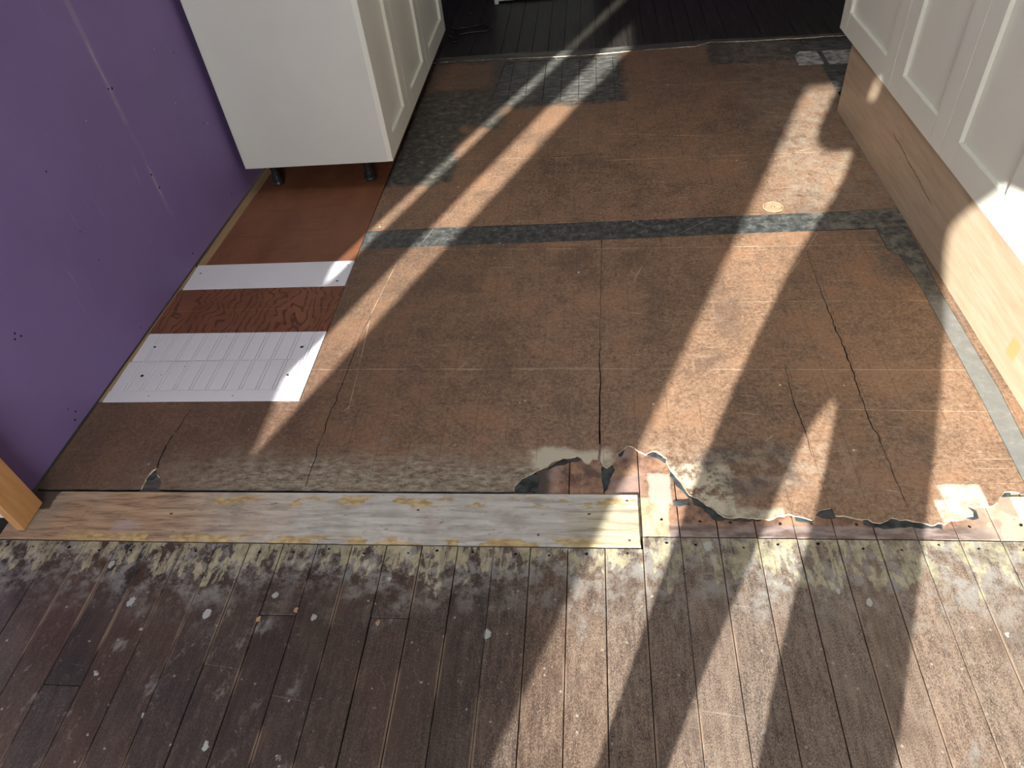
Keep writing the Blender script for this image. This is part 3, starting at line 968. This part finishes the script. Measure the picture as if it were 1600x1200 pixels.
cL, cR = side(crack1, -1), side(crack1, 1)
S_B = [(-0.83, 2.0725), (-0.5, 2.0715), (0.0155, 2.0722)]
hole4 = slit(jag(C4, 0.015, 0.0022), (0.0004, 0.0012, 0.0008))
hole5 = slit(jag(C5, 0.012, 0.002), (0.0006, 0.0016, 0.0022))
tear1 = jag(TEAR1, 0.008, 0.0014)
# southern edge with the bite out of it, then the tear, then up the big crack
out1 = [(wall_x(1.02) + 0.006, 1.0185)]
out1 += jag([(-1.44, 1.0185), (-1.1662, 1.0185)], 0.05, 0.0007)[:-1]
out1 += [(-1.1662, 1.0198), (-1.1676, 1.0526), (-1.1663, 1.0651), (-1.1624, 1.0798), (-1.1546, 1.0862), (-1.1505, 1.0790),
         (-1.1441, 1.0672), (-1.1304, 1.0568), (-1.1185, 1.0383), (-1.1172, 1.0185)]
out1 += jag([(-1.110, 1.0185), (-0.9, 1.018), (-0.6, 1.0165), (-0.2041, 1.0158)], 0.04, 0.0010)[:-1]
out1 += tear1
out1 += [p for p in cL[::-1] if p[1] > 1.121]
out1 += S_B[::-1]
out1 += [(XE, 2.07), (XE, 1.329), (wall_x(1.33) + 0.006, 1.3285)]
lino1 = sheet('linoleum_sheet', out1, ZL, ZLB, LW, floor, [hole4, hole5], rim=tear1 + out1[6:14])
lino1['label'] = 'brown marbled linoleum left of the long black crack'

hole2 = slit(jag(C2, 0.012, 0.0022), (0.0004, 0.0016, 0.0006))
hole3 = slit(jag(C3[:8], 0.012, 0.0016), (0.0003, 0.0014, 0.0006))
tear2 = jag(TEAR2, 0.007, 0.0013)
tear3 = jag(TEAR3, 0.007, 0.0013)
inn = [(0.905, 2.076), (0.906, 1.9584), (0.9334, 1.9221), (0.9433, 1.8116), (0.9451, 1.632), (0.946, 1.4894), (0.945, 1.3079), (0.9425, 1.1558), (0.940, 1.03)]
inn = [(x - 0.0006, y) for x, y in inn]
out2 = [p for p in cR if p[1] > 1.099] + tear2 + [(0.5135, 0.9765)] + tear3[:-1] + [(0.939, 1.0215)] + inn[::-1][1:] + \
    [(0.44, 2.0790), (0.146, 2.0735), (0.019, 2.0725)]
lino2 = sheet('linoleum_sheet', out2, ZL, ZLB, LE, floor, [hole2, hole3], rim=tear2 + tear3)
lino2['label'] = 'brown marbled linoleum right of the long black crack'

# charcoal inlay strips
out3 = [(XE, 2.0735), (-0.5, 2.0725), (0.0, 2.0735), (0.146, 2.0745), (0.44, 2.0800), (0.904, 2.0805), (0.995, 2.082), (1.03, 2.082),
        (1.03, 2.1935), (0.9787, 2.1925), (0.7918, 2.1858), (0.4557, 2.1850), (0.1516, 2.1828), (-0.1611, 2.1828), (-0.5313, 2.1865), (XE, 2.1815)]
strip = sheet('linoleum_border_strip', out3, ZL, ZLB, ['strip', 'felt'], floor)
strip['label'] = 'charcoal linoleum strip running across the brown floor'
io = [(0.998, 2.081), (0.9997, 1.9759), (0.9905, 1.8091), (0.9905, 1.6972), (0.9945, 1.5749), (0.9953, 1.4465), (0.9985, 1.3441), (0.992, 1.2085), (0.985, 1.03)]
out4 = [(0.9065, 2.0795)] + [(x + 0.0012, y) for x, y in inn[1:]] + io[::-1]
strip2 = sheet('linoleum_border_strip', out4, ZL, ZLB, ['strip', 'felt'], floor)
strip2['label'] = 'charcoal linoleum strip along the plywood kick board'
out5 = [(x + 0.0012, y) for x, y in io] + [(1.05, 1.03), (1.05, 2.081)]
sheet('linoleum_sliver', out5, ZL, ZLB, LE, floor)

# linoleum beyond the strip
ltop = jag(L3top, 0.02, 0.004)
out6 = [(XE, 2.183), (-0.5313, 2.1880), (-0.1611, 2.1845), (0.1516, 2.1845), (0.4557, 2.1867), (0.7918, 2.1875), (0.9787, 2.1942), (1.03, 2.195),
        (1.03, 3.43), (0.93, 3.43), (0.93, 3.60), (0.95, 3.74), (0.75, 3.76)] + ltop[::-1]
notch = [(-0.4495, 3.71), (-0.4743, 3.2357), (-0.3786, 3.2359), (-0.2004, 3.2171), (-0.0838, 3.2209), (0.1062, 3.2069), (0.1110, 3.50), (0.1133, 3.70)]
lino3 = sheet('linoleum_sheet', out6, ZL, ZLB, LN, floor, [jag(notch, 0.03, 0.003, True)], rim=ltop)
lino3['label'] = 'brown and blackened linoleum beyond the charcoal strip'
fs = jag([(-1.3, 3.835), (-0.7994, 3.8359), (-0.4583, 3.8359), (-0.0749, 3.815), (0.2336, 3.8212), (0.5526, 3.83), (0.9748, 3.80), (1.3, 3.80)], 0.03, 0.003)
fb = jag([(-1.3, 3.775), (-0.80, 3.775), (-0.45, 3.762), (-0.07, 3.74), (0.15, 3.752), (0.5, 3.757), (0.58, 3.795), (0.8, 3.775), (1.3, 3.765)], 0.03, 0.003)
sheet('linoleum_old_strip', fb + fs[::-1], -0.001, -0.0048, ['oldstrip', 'edge'], floor, rim=fb)

# black felt that stayed behind along the tear
FELT = [[(-0.204, 1.02), (-0.2, 1.045), (-0.16, 1.075), (-0.145, 1.06), (-0.15, 1.03), (-0.145, 1.018)],
        [(-0.13, 1.085), (-0.09, 1.122), (-0.05, 1.13), (-0.045, 1.117), (-0.075, 1.108), (-0.10, 1.098)],
        [(-0.35, 1.0155), (-0.32, 1.026), (-0.29, 1.024), (-0.27, 1.0155)],
        [(0.006, 1.098), (0.03, 1.098), (0.038, 1.085), (0.025, 1.06), (0.02, 1.03), (0.008, 1.02)],
        [(0.045, 1.137), (0.062, 1.150), (0.055, 1.132), (0.048, 1.126)],
        [(0.100, 1.144), (0.13, 1.144), (0.16, 1.122), (0.163, 1.105), (0.145, 1.118), (0.12, 1.132)],
        [(0.165, 1.09), (0.19, 1.045), (0.215, 1.01), (0.205, 1.003), (0.185, 1.03), (0.17, 1.06)],
        [(0.206, 1.012), (0.24, 0.99), (0.262, 0.965), (0.30, 0.952), (0.36, 0.948), (0.35, 0.943), (0.28, 0.944), (0.255, 0.945), (0.25, 0.95), (0.232, 0.975), (0.213, 0.985)],
        [(0.168, 0.995), (0.205, 1.0), (0.205, 0.985), (0.17, 0.982)],
        [(0.43, 0.957), (0.466, 0.945), (0.46, 0.937), (0.43, 0.944)],
        [(0.466, 0.96), (0.49, 0.976), (0.515, 0.978), (0.518, 0.955), (0.49, 0.953)],
        [(0.575, 0.95), (0.61, 0.94), (0.63, 0.953), (0.66, 0.949), (0.70, 0.938), (0.735, 0.938), (0.73, 0.928), (0.69, 0.929), (0.655, 0.931), (0.62, 0.927), (0.59, 0.928), (0.572, 0.938)],
        [(0.78, 0.957), (0.804, 0.962), (0.808, 0.980), (0.816, 0.972), (0.812, 0.956), (0.80, 0.951)],
        [(0.872, 1.014), (0.888, 1.024), (0.905, 1.026), (0.90, 1.015), (0.885, 1.012)],
        [(-1.169, 1.05), (-1.155, 1.088), (-1.143, 1.07), (-1.150, 1.05)]]
for f in FELT:
    sheet('felt_patch', jag(f, 0.01, 0.0025, True), -0.0026, -0.0052, ['felt'], floor)
# bare boards inside the bite at the left
box('bare_board', -1.172, -1.11, 1.016, 1.09, -0.023, -0.0055, 'oldstrip', floor)

# pale wood patch and dusty patch on the right
pw = box('wood_patch', 0.897, 1.2, 0.915, 1.0115, -0.02, -0.001, 'palewood', floor, 0.001)
pw['label'] = 'pale new wood patch in the floor'
dp = sheet('dusty_patch', jag([(0.935, 3.44), (1.2, 3.43), (1.2, 3.58), (0.97, 3.60), (0.935, 3.55)], 0.02, 0.003, True), -0.0005, -0.005, ['dusty'], floor)
dp['label'] = 'white dusty patch on the floor by the cabinet end'
box('batten', 1.045, 1.065, 3.425, 3.59, -0.004, 0.002, 'oldstrip', floor)

# round wooden plug
bm = bmesh.new()
lathe(bm, [(0.034, -0.002), (0.034, 0.0012), (0.0305, 0.0020), (0.0295, -0.0040), (0.0272, -0.0040), (0.0262, 0.0006), (0.0068, 0.0002), (0.006, -0.004), (0.0045, -0.004), (0.0035, 0.0016), (0.001, 0.0018)], n=28)
po = link('floor_plug', to_mesh(bm, 'floor_plug', False), 'plug', floor)
po.location = (0.6089, 2.236, 0)
po['label'] = 'round wooden plug let into the linoleum'

# plywood infill
p1 = sheet('plywood_sheet', [(XE - 0.002, 2.001), (XE - 0.002, 3.95), (wall_x(3.95) + 0.05, 3.95), (wall_x(2.0) + 0.045, 2.001)], 0.0, -0.02, ['ply'], None)
tag(p1, 'smooth reddish plywood sheet under the white cabinet', 'plywood')
p2 = sheet('plywood_sheet', [(XE - 0.002, 1.6255), (XE - 0.002, 1.8575), (wall_x(1.86) + 0.008, 1.8615), (wall_x(1.63) + 0.008, 1.630)], -0.0005, -0.02, ['plyring'], None)
tag(p2, 'reddish plywood with dark wavy grain between two white boards', 'plywood')
rw = sheet('wood_strip', [(wall_x(2.0) + 0.042, 2.003), (wall_x(3.9) + 0.045, 3.9), (wall_x(3.9) + 0.006, 3.9), (wall_x(2.0) + 0.010, 2.003)], 0.0005, -0.02, ['rawwood'], None)
tag(rw, 'narrow raw wood strip between purple wall and plywood', 'wood strip')
sheet('sill_strip', [(wall_x(1.33) + 0.016, 1.333), (wall_x(2.0) + 0.016, 2.0), (wall_x(2.0) + 0.002, 2.0), (wall_x(1.33) + 0.002, 1.333)], -0.002, -0.02, ['rawwood'], floor)


def white_board(name, y0l, y1l, y0r, y1r, label, bead=False, screws=()):
    """Board lying in the floor recess, running from the wall to the linoleum."""
    xl, xr = wall_x((y0l + y1l) / 2) + 0.017, XE - 0.002
    prof = [xl]
    zt = 0.0015
    zs = [zt]
    if bead:
        x = xl + 0.045
        while x < xr - 0.012:
            for dx, dz in ((-0.0062, 0), (-0.0058, -0.0001), (-0.0047, -0.0055), (-0.0036, -0.0002), (0, 0.0004), (0.0036, -0.0002), (0.0047, -0.0055), (0.0058, -0.0001), (0.0062, 0)):
                prof.append(x + dx)
                zs.append(zt + dz)
            x += 0.0512
    prof.append(xr)
    zs.append(zt)
    bm = bmesh.new()
    rows = []
    for yl, yr in ((y0l, y0r), (y1l, y1r)):
        rows.append([bm.verts.new((x, yl + (yr - yl) * (x - xl) / (xr - xl), z)) for x, z in zip(prof, zs)])
    low = []
    for yl, yr in ((y0l, y0r), (y1l, y1r)):
        low.append([bm.verts.new((x, yl + (yr - yl) * (x - xl) / (xr - xl), -0.018)) for x in (xl, xr)])
    for i in range(len(prof) - 1):
        bm.faces.new((rows[0][i], rows[0][i + 1], rows[1][i + 1], rows[1][i]))
    bm.faces.new(rows[0][::-1] + [low[0][0], low[0][1]])
    bm.faces.new(rows[1] + [low[1][1], low[1][0]])
    bm.faces.new((rows[0][0], rows[1][0], low[1][0], low[0][0]))
    bm.faces.new((rows[0][-1], low[0][1], low[1][1], rows[1][-1]))
    bm.faces.new((low[0][0], low[1][0], low[1][1], low[0][1]))
    o = link(name, to_mesh(bm, name), 'white')
    tag(o, label, 'board', 'white boards laid in the floor')
    for x, y, r in screws:
        disc('screw_hole', (x, y, 0.0010), r, 0.0009, 'hole', o, 9, 0.75, 0.25)
    return o


white_board('trim_board', 1.865, 2.003, 1.8575, 1.9985, 'plain white board laid in the floor, the one farthest from the doorway', False,
            ((-1.385, 1.954, 0.004), (-0.868, 1.884, 0.0045), (-0.852, 1.975, 0.0028)))
white_board('beadboard_panel', 1.5040, 1.631, 1.4992, 1.6235, 'white beadboard panel next to the dark grained plywood', True,
            ((-1.38, 1.567, 0.0045), (-0.893, 1.553, 0.006), (-1.16, 1.612, 0.002)))
white_board('beadboard_panel', 1.3750, 1.4990, 1.3730, 1.4970, 'white beadboard panel between its twin and the narrow plain strip', True,
            ((-1.36, 1.437, 0.006), (-0.90, 1.431, 0.0045), (-1.24, 1.476, 0.002), (-1.30, 1.44, 0.0018)))
white_board('trim_board', 1.3305, 1.3735, 1.3265, 1.3715, 'narrow plain white strip edging the brown linoleum', False, ((-1.30, 1.352, 0.002), (-1.04, 1.349, 0.002)))


# ------------------------------------------------------------------ cabinets
def shaker_door(parent, width, z0, z1, front_x, y0, face, mat='cab', st=0.075, gap=0.0016):
    """Door in the plane x = front_x facing +x (face=1) or -x (face=-1), from y0 to y0+width."""
    ya, yb = y0 + gap, y0 + width - gap
    th = 0.020
    f = front_x
    bk = f - face * th
    rc = f - face * 0.0125
    lo, hi = min(bk, rc), max(bk, rc)
    d = box('door', lo, hi, ya + 0.01, yb - 0.01, z0 + 0.01, z1 - 0.01, mat, parent)
    lo, hi = min(bk, f), max(bk, f)

    def bar(nm, a, b, c, e):
        bm = bmesh.new()
        bm_box(bm, lo, hi, a, b, c, e)
        ed = [q for q in bm.edges if all(abs(v.co.x - f) < 1e-6 for v in q.verts)]
        bmesh.ops.bevel(bm, geom=ed, offset=0.0011, segments=2, affect='EDGES')
        link(nm, to_mesh(bm, nm), mat, d)
    j = 0.0003
    bar('stile', ya, ya + st, z0, z1)
    bar('stile', yb - st, yb, z0, z1)
    bar('rail', ya + st + j, yb - st - j, z0, z0 + st)
    bar('rail', ya + st + j, yb - st - j, z1 - st, z1)
    return d


def leg_mesh():
    bm = bmesh.new()
    lathe(bm, [(0.023, 0.0), (0.024, 0.006), (0.021, 0.012), (0.020, 0.030), (0.016, 0.036), (0.015, 0.060), (0.017, 0.066), (0.017, 0.086)], n=18)
    bm_box(bm, -0.035, 0.035, -0.03, 0.03, 0.086, 0.0995)
    bm_box(bm, -0.05, -0.03, -0.012, 0.012, 0.074, 0.09)
    return to_mesh(bm, 'leg')


LEG = leg_mesh()
LEG.materials.append(M['black'])
ZC = 0.100


def left_unit(y0, wd, label, end_panel):
    t = empty('base_cabinet', (0, 0, 0))
    tag(t, label, 'cabinet', 'white cabinets along the purple wall')
    bm = bmesh.new()
    xb, xf = -1.381, -0.7975
    bm_box(bm, xb, xf, y0 + 0.0005, y0 + wd - 0.0005, ZC, 0.86)
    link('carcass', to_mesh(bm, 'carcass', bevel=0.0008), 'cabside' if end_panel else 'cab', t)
    shaker_door(t, wd, ZC + 0.0005, 0.858, -0.7775, y0, 1, st=0.078)
    for lx in (-0.905, -1.295):
        for ly in (y0 + 0.062, y0 + wd - 0.062):
            o = link('leg', LEG, None, t)
            o.location = (lx, ly, 0.0005)
    return t


left_unit(2.513, 0.400, 'white cabinet with its blank side panel facing the doorway', True)
left_unit(2.915, 0.470, 'white shaker cabinet in the middle of the run by the purple wall', False)
left_unit(3.387, 0.560, 'white shaker cabinet at the far end of the purple wall run', False)

RZ = math.atan(0.023)
ZR = 0.275


def right_x(y, base):
    return base + (2.94 - y) * 0.023


# The right-hand run is built square about its far end and turned a little.
run = Matrix.Translation((0.972, 3.09, 0)) @ Matrix.Rotation(RZ, 4, 'Z') @ Matrix.Translation((-0.972, -3.09, 0))


def right_unit(y1, wd, label, far_side=False):
    t = empty('base_cabinet')
    tag(t, label, 'cabinet', 'white cabinets above the plywood kick board')
    y0 = y1 - wd
    bm = bmesh.new()
    bm_box(bm, 0.9925, 1.55, y0 + 0.0005, y1 - 0.0005, ZR, 1.02)
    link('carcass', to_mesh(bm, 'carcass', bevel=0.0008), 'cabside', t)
    shaker_door(t, wd, ZR - 0.001, 1.018, 0.972, y0, -1, st=0.080)
    t.matrix_world = run
    return t


right_unit(3.095, 0.600, 'white shaker cabinet at the far end of the kick board')
right_unit(2.494, 0.462, 'second white shaker cabinet from the far end above the kick board')
right_unit(2.031, 0.452, 'third white shaker cabinet from the far end above the kick board')
right_unit(1.578, 0.460, 'white shaker cabinet nearest the doorway above the kick board')
kb = box('kick_board', 0.982, 1.000, 1.12, 2.945, 0.0006, ZR - 0.0035, 'kick', None, 0.0012)
pl = box('cabinet_plinth', 1.03, 1.53, 1.13, 2.93, 0.0005, ZR - 0.002, 'rawwood')
pl.matrix_world = run
tag(pl, 'wooden plinth box behind the birch kick board, carrying the cabinets', 'plinth')
kb.matrix_world = run
tag(kb, 'pale birch plywood kick board under the right-hand cabinets', 'board')

# pale appliance at the far end of the room
ap = empty('appliance', (0, 0, 0))
tag(ap, 'pale grey appliance on small feet, cut off by the top edge', 'appliance')
box('body', -0.575, 0.02, 4.69, 5.28, 0.012, 0.88, 'appliance', ap, 0.004)
box('front_panel', -0.57, 0.015, 4.665, 4.69, 0.006, 0.20, 'appliance', ap, 0.003)
for lx, ly in ((-0.582, 4.66), (0.005, 4.70), (-0.56, 5.24), (0.005, 5.24)):
    disc('foot', (lx, ly, -0.0035), 0.014, 0.06, 'appliance', ap, 12)

# black cord on the far boards
cp = [(x, y, 0.0015 + 0.006 * (i % 5 == 3)) for i, (x, y) in enumerate(CORD)]
tag(tube('power_cord', cp, 0.0055, 'black'), 'black power cord looped on the dark floor past the cabinets', 'cord')


# fill light added above the picture to brighten the shaded kitchen
fill_g = G('fill_diffuser', 0.5)
fill_g.b.inputs['Emission Color'].default_value = (1.0, 0.95, 0.88, 1)
fill_g.b.inputs['Emission Strength'].default_value = FILL
M['fill_lamp'] = fill_g.done((0.8, 0.8, 0.78))
lp = empty('added_fill_lamp', (0.1, 2.5, HC))
tag(lp, 'round flush fill light added above the brown linoleum, outside the picture', 'fill_lamp')
bm = bmesh.new()
lathe(bm, [(0.24, -0.035), (0.245, -0.03), (0.245, -0.001)], n=40)
link('base_ring', to_mesh(bm, 'base_ring'), 'white', lp)
bm = bmesh.new()
lathe(bm, [(0.10, -0.066), (0.18, -0.058), (0.225, -0.036)], n=40)
link('diffuser', to_mesh(bm, 'diffuser', True), 'fill_lamp', lp)


# ------------------------------------------------------------------ the photographer
def skin_body(name, verts, edges, mat, parent, root=0, sub=2):
    me = bpy.data.meshes.new(name)
    me.from_pydata([v[:3] for v in verts], edges, [])
    o = link(name, me, mat, parent)
    md = o.modifiers.new('skin', 'SKIN')
    md.use_smooth_shade = True
    lay = me.skin_vertices[0].data
    for i, v in enumerate(verts):
        lay[i].radius = (v[3], v[4] if len(v) > 4 else v[3])
    lay[root].use_root = True
    s = o.modifiers.new('subdivision', 'SUBSURF')
    s.levels = sub
    s.render_levels = sub
    return o


pr = empty('person', (-0.1, -0.39, 0))
tag(pr, 'person in dark clothes taking the picture, seen only as the long-legged shadow', 'person')
PY = -0.39
V = [(-0.10, PY, 1.02, 0.24, 0.19),      # 0 pelvis
     (-0.075, PY, 1.14, 0.235, 0.17),    # 1 waist
     (-0.07, PY, 1.28, 0.23, 0.16),      # 2 chest
     (-0.07, PY, 1.42, 0.17, 0.13),      # 3 upper chest
     (-0.075, PY + 0.02, 1.50, 0.065),   # 4 neck
     (-0.242, PY, 0.85, 0.115),          # 5 left hip
     (-0.268, PY, 0.58, 0.092),          # 6
     (-0.28, PY, 0.40, 0.064),           # 7
     (-0.285, PY - 0.02, 0.10, 0.052),   # 8 ankle
     (-0.30, PY + 0.14, 0.035, 0.036),   # 9 toe
     (0.045, PY, 0.85, 0.125),           # 10 right hip
     (0.045, PY, 0.58, 0.118),           # 11
     (0.042, PY, 0.40, 0.122),           # 12
     (0.04, PY - 0.02, 0.10, 0.065),     # 13
     (0.06, PY + 0.14, 0.035, 0.038),    # 14
     (-0.245, PY, 1.45, 0.085),          # 15 left shoulder
     (-0.290, PY + 0.14, 1.325, 0.075),  # 16 elbow
     (-0.245, PY + 0.17, 1.54, 0.088),   # 17 wrist
     (0.125, PY, 1.45, 0.105),           # 18 right shoulder
     (0.285, PY + 0.08, 1.30, 0.092),    # 19 elbow
     (0.175, PY + 0.14, 1.54, 0.105),    # 20 wrist
     (-0.238, PY + 0.17, 1.645, 0.075),  # 21 raised cuff, lengthened to block stray light
     (0.165, PY + 0.14, 1.645, 0.085)]   # 22 raised cuff, lengthened to block stray light
E_ = [(0, 1), (1, 2), (2, 3), (3, 4), (0, 5), (5, 6), (6, 7), (7, 8), (8, 9), (0, 10), (10, 11), (11, 12), (12, 13), (13, 14),
      (3, 15), (15, 16), (16, 17), (3, 18), (18, 19), (19, 20), (17, 21), (20, 22)]
body = skin_body('body', V, E_, 'cloth', pr)
for v in (body,):
    v.location = (0.1, 0.39, 0)
hd = [(-0.075, PY + 0.02, 1.49, 0.05), (-0.075, PY + 0.03, 1.57, 0.070, 0.075), (-0.075, PY + 0.05, 1.66, 0.082, 0.098), (-0.075, PY + 0.04, 1.74, 0.062, 0.075),
      (-0.075, PY + 0.155, 1.615, 0.013), (-0.155, PY + 0.035, 1.63, 0.014), (0.005, PY + 0.035, 1.63, 0.014)]
head = skin_body('head', hd, [(0, 1), (1, 2), (2, 3), (2, 4), (2, 5), (2, 6)], 'skin', pr, 1)
hr = skin_body('hair', [(-0.05, PY - 0.045, 1.50, 0.18, 0.10), (-0.055, PY - 0.02, 1.60, 0.20, 0.12), (-0.075, PY + 0.015, 1.765, 0.08, 0.085)],
               [(0, 1), (1, 2)], 'hair', pr, 1)  # hair made extra wide to block light beside the head
for o in (head, hr):
    o.location = (0.1, 0.39, 0)
for sx, wx, wz in ((-1, -0.238, 1.67), (1, 0.165, 1.67)):
    wy = PY + (0.17 if sx < 0 else 0.14)
    hv = [(wx, wy, wz, 0.026), (wx - sx * 0.01, wy + 0.01, wz + 0.06, 0.036, 0.018)]
    he = [(0, 1)]
    for q in range(4):
        a = len(hv)
        dx = -0.03 + 0.02 * q
        ln = (0.024, 0.029, 0.027, 0.021)[q]
        hv += [(wx - sx * 0.012 + dx, wy + 0.015, wz + 0.085, 0.010), (wx - sx * 0.02 + dx, wy + 0.022, wz + 0.085 + ln, 0.009),
               (wx - sx * 0.035 + dx, wy + 0.028, wz + 0.085 + 1.7 * ln, 0.008)]
        he += [(1, a), (a, a + 1), (a + 1, a + 2)]
    a = len(hv)
    hv += [(wx - sx * 0.045, wy + 0.012, wz + 0.035, 0.011), (wx - sx * 0.07, wy + 0.015, wz + 0.06, 0.010)]
    he += [(0, a), (a, a + 1)]
    h = skin_body('hand', hv, he, 'skin', pr, 0, 1)
    h.location = (0.1, 0.39, 0)
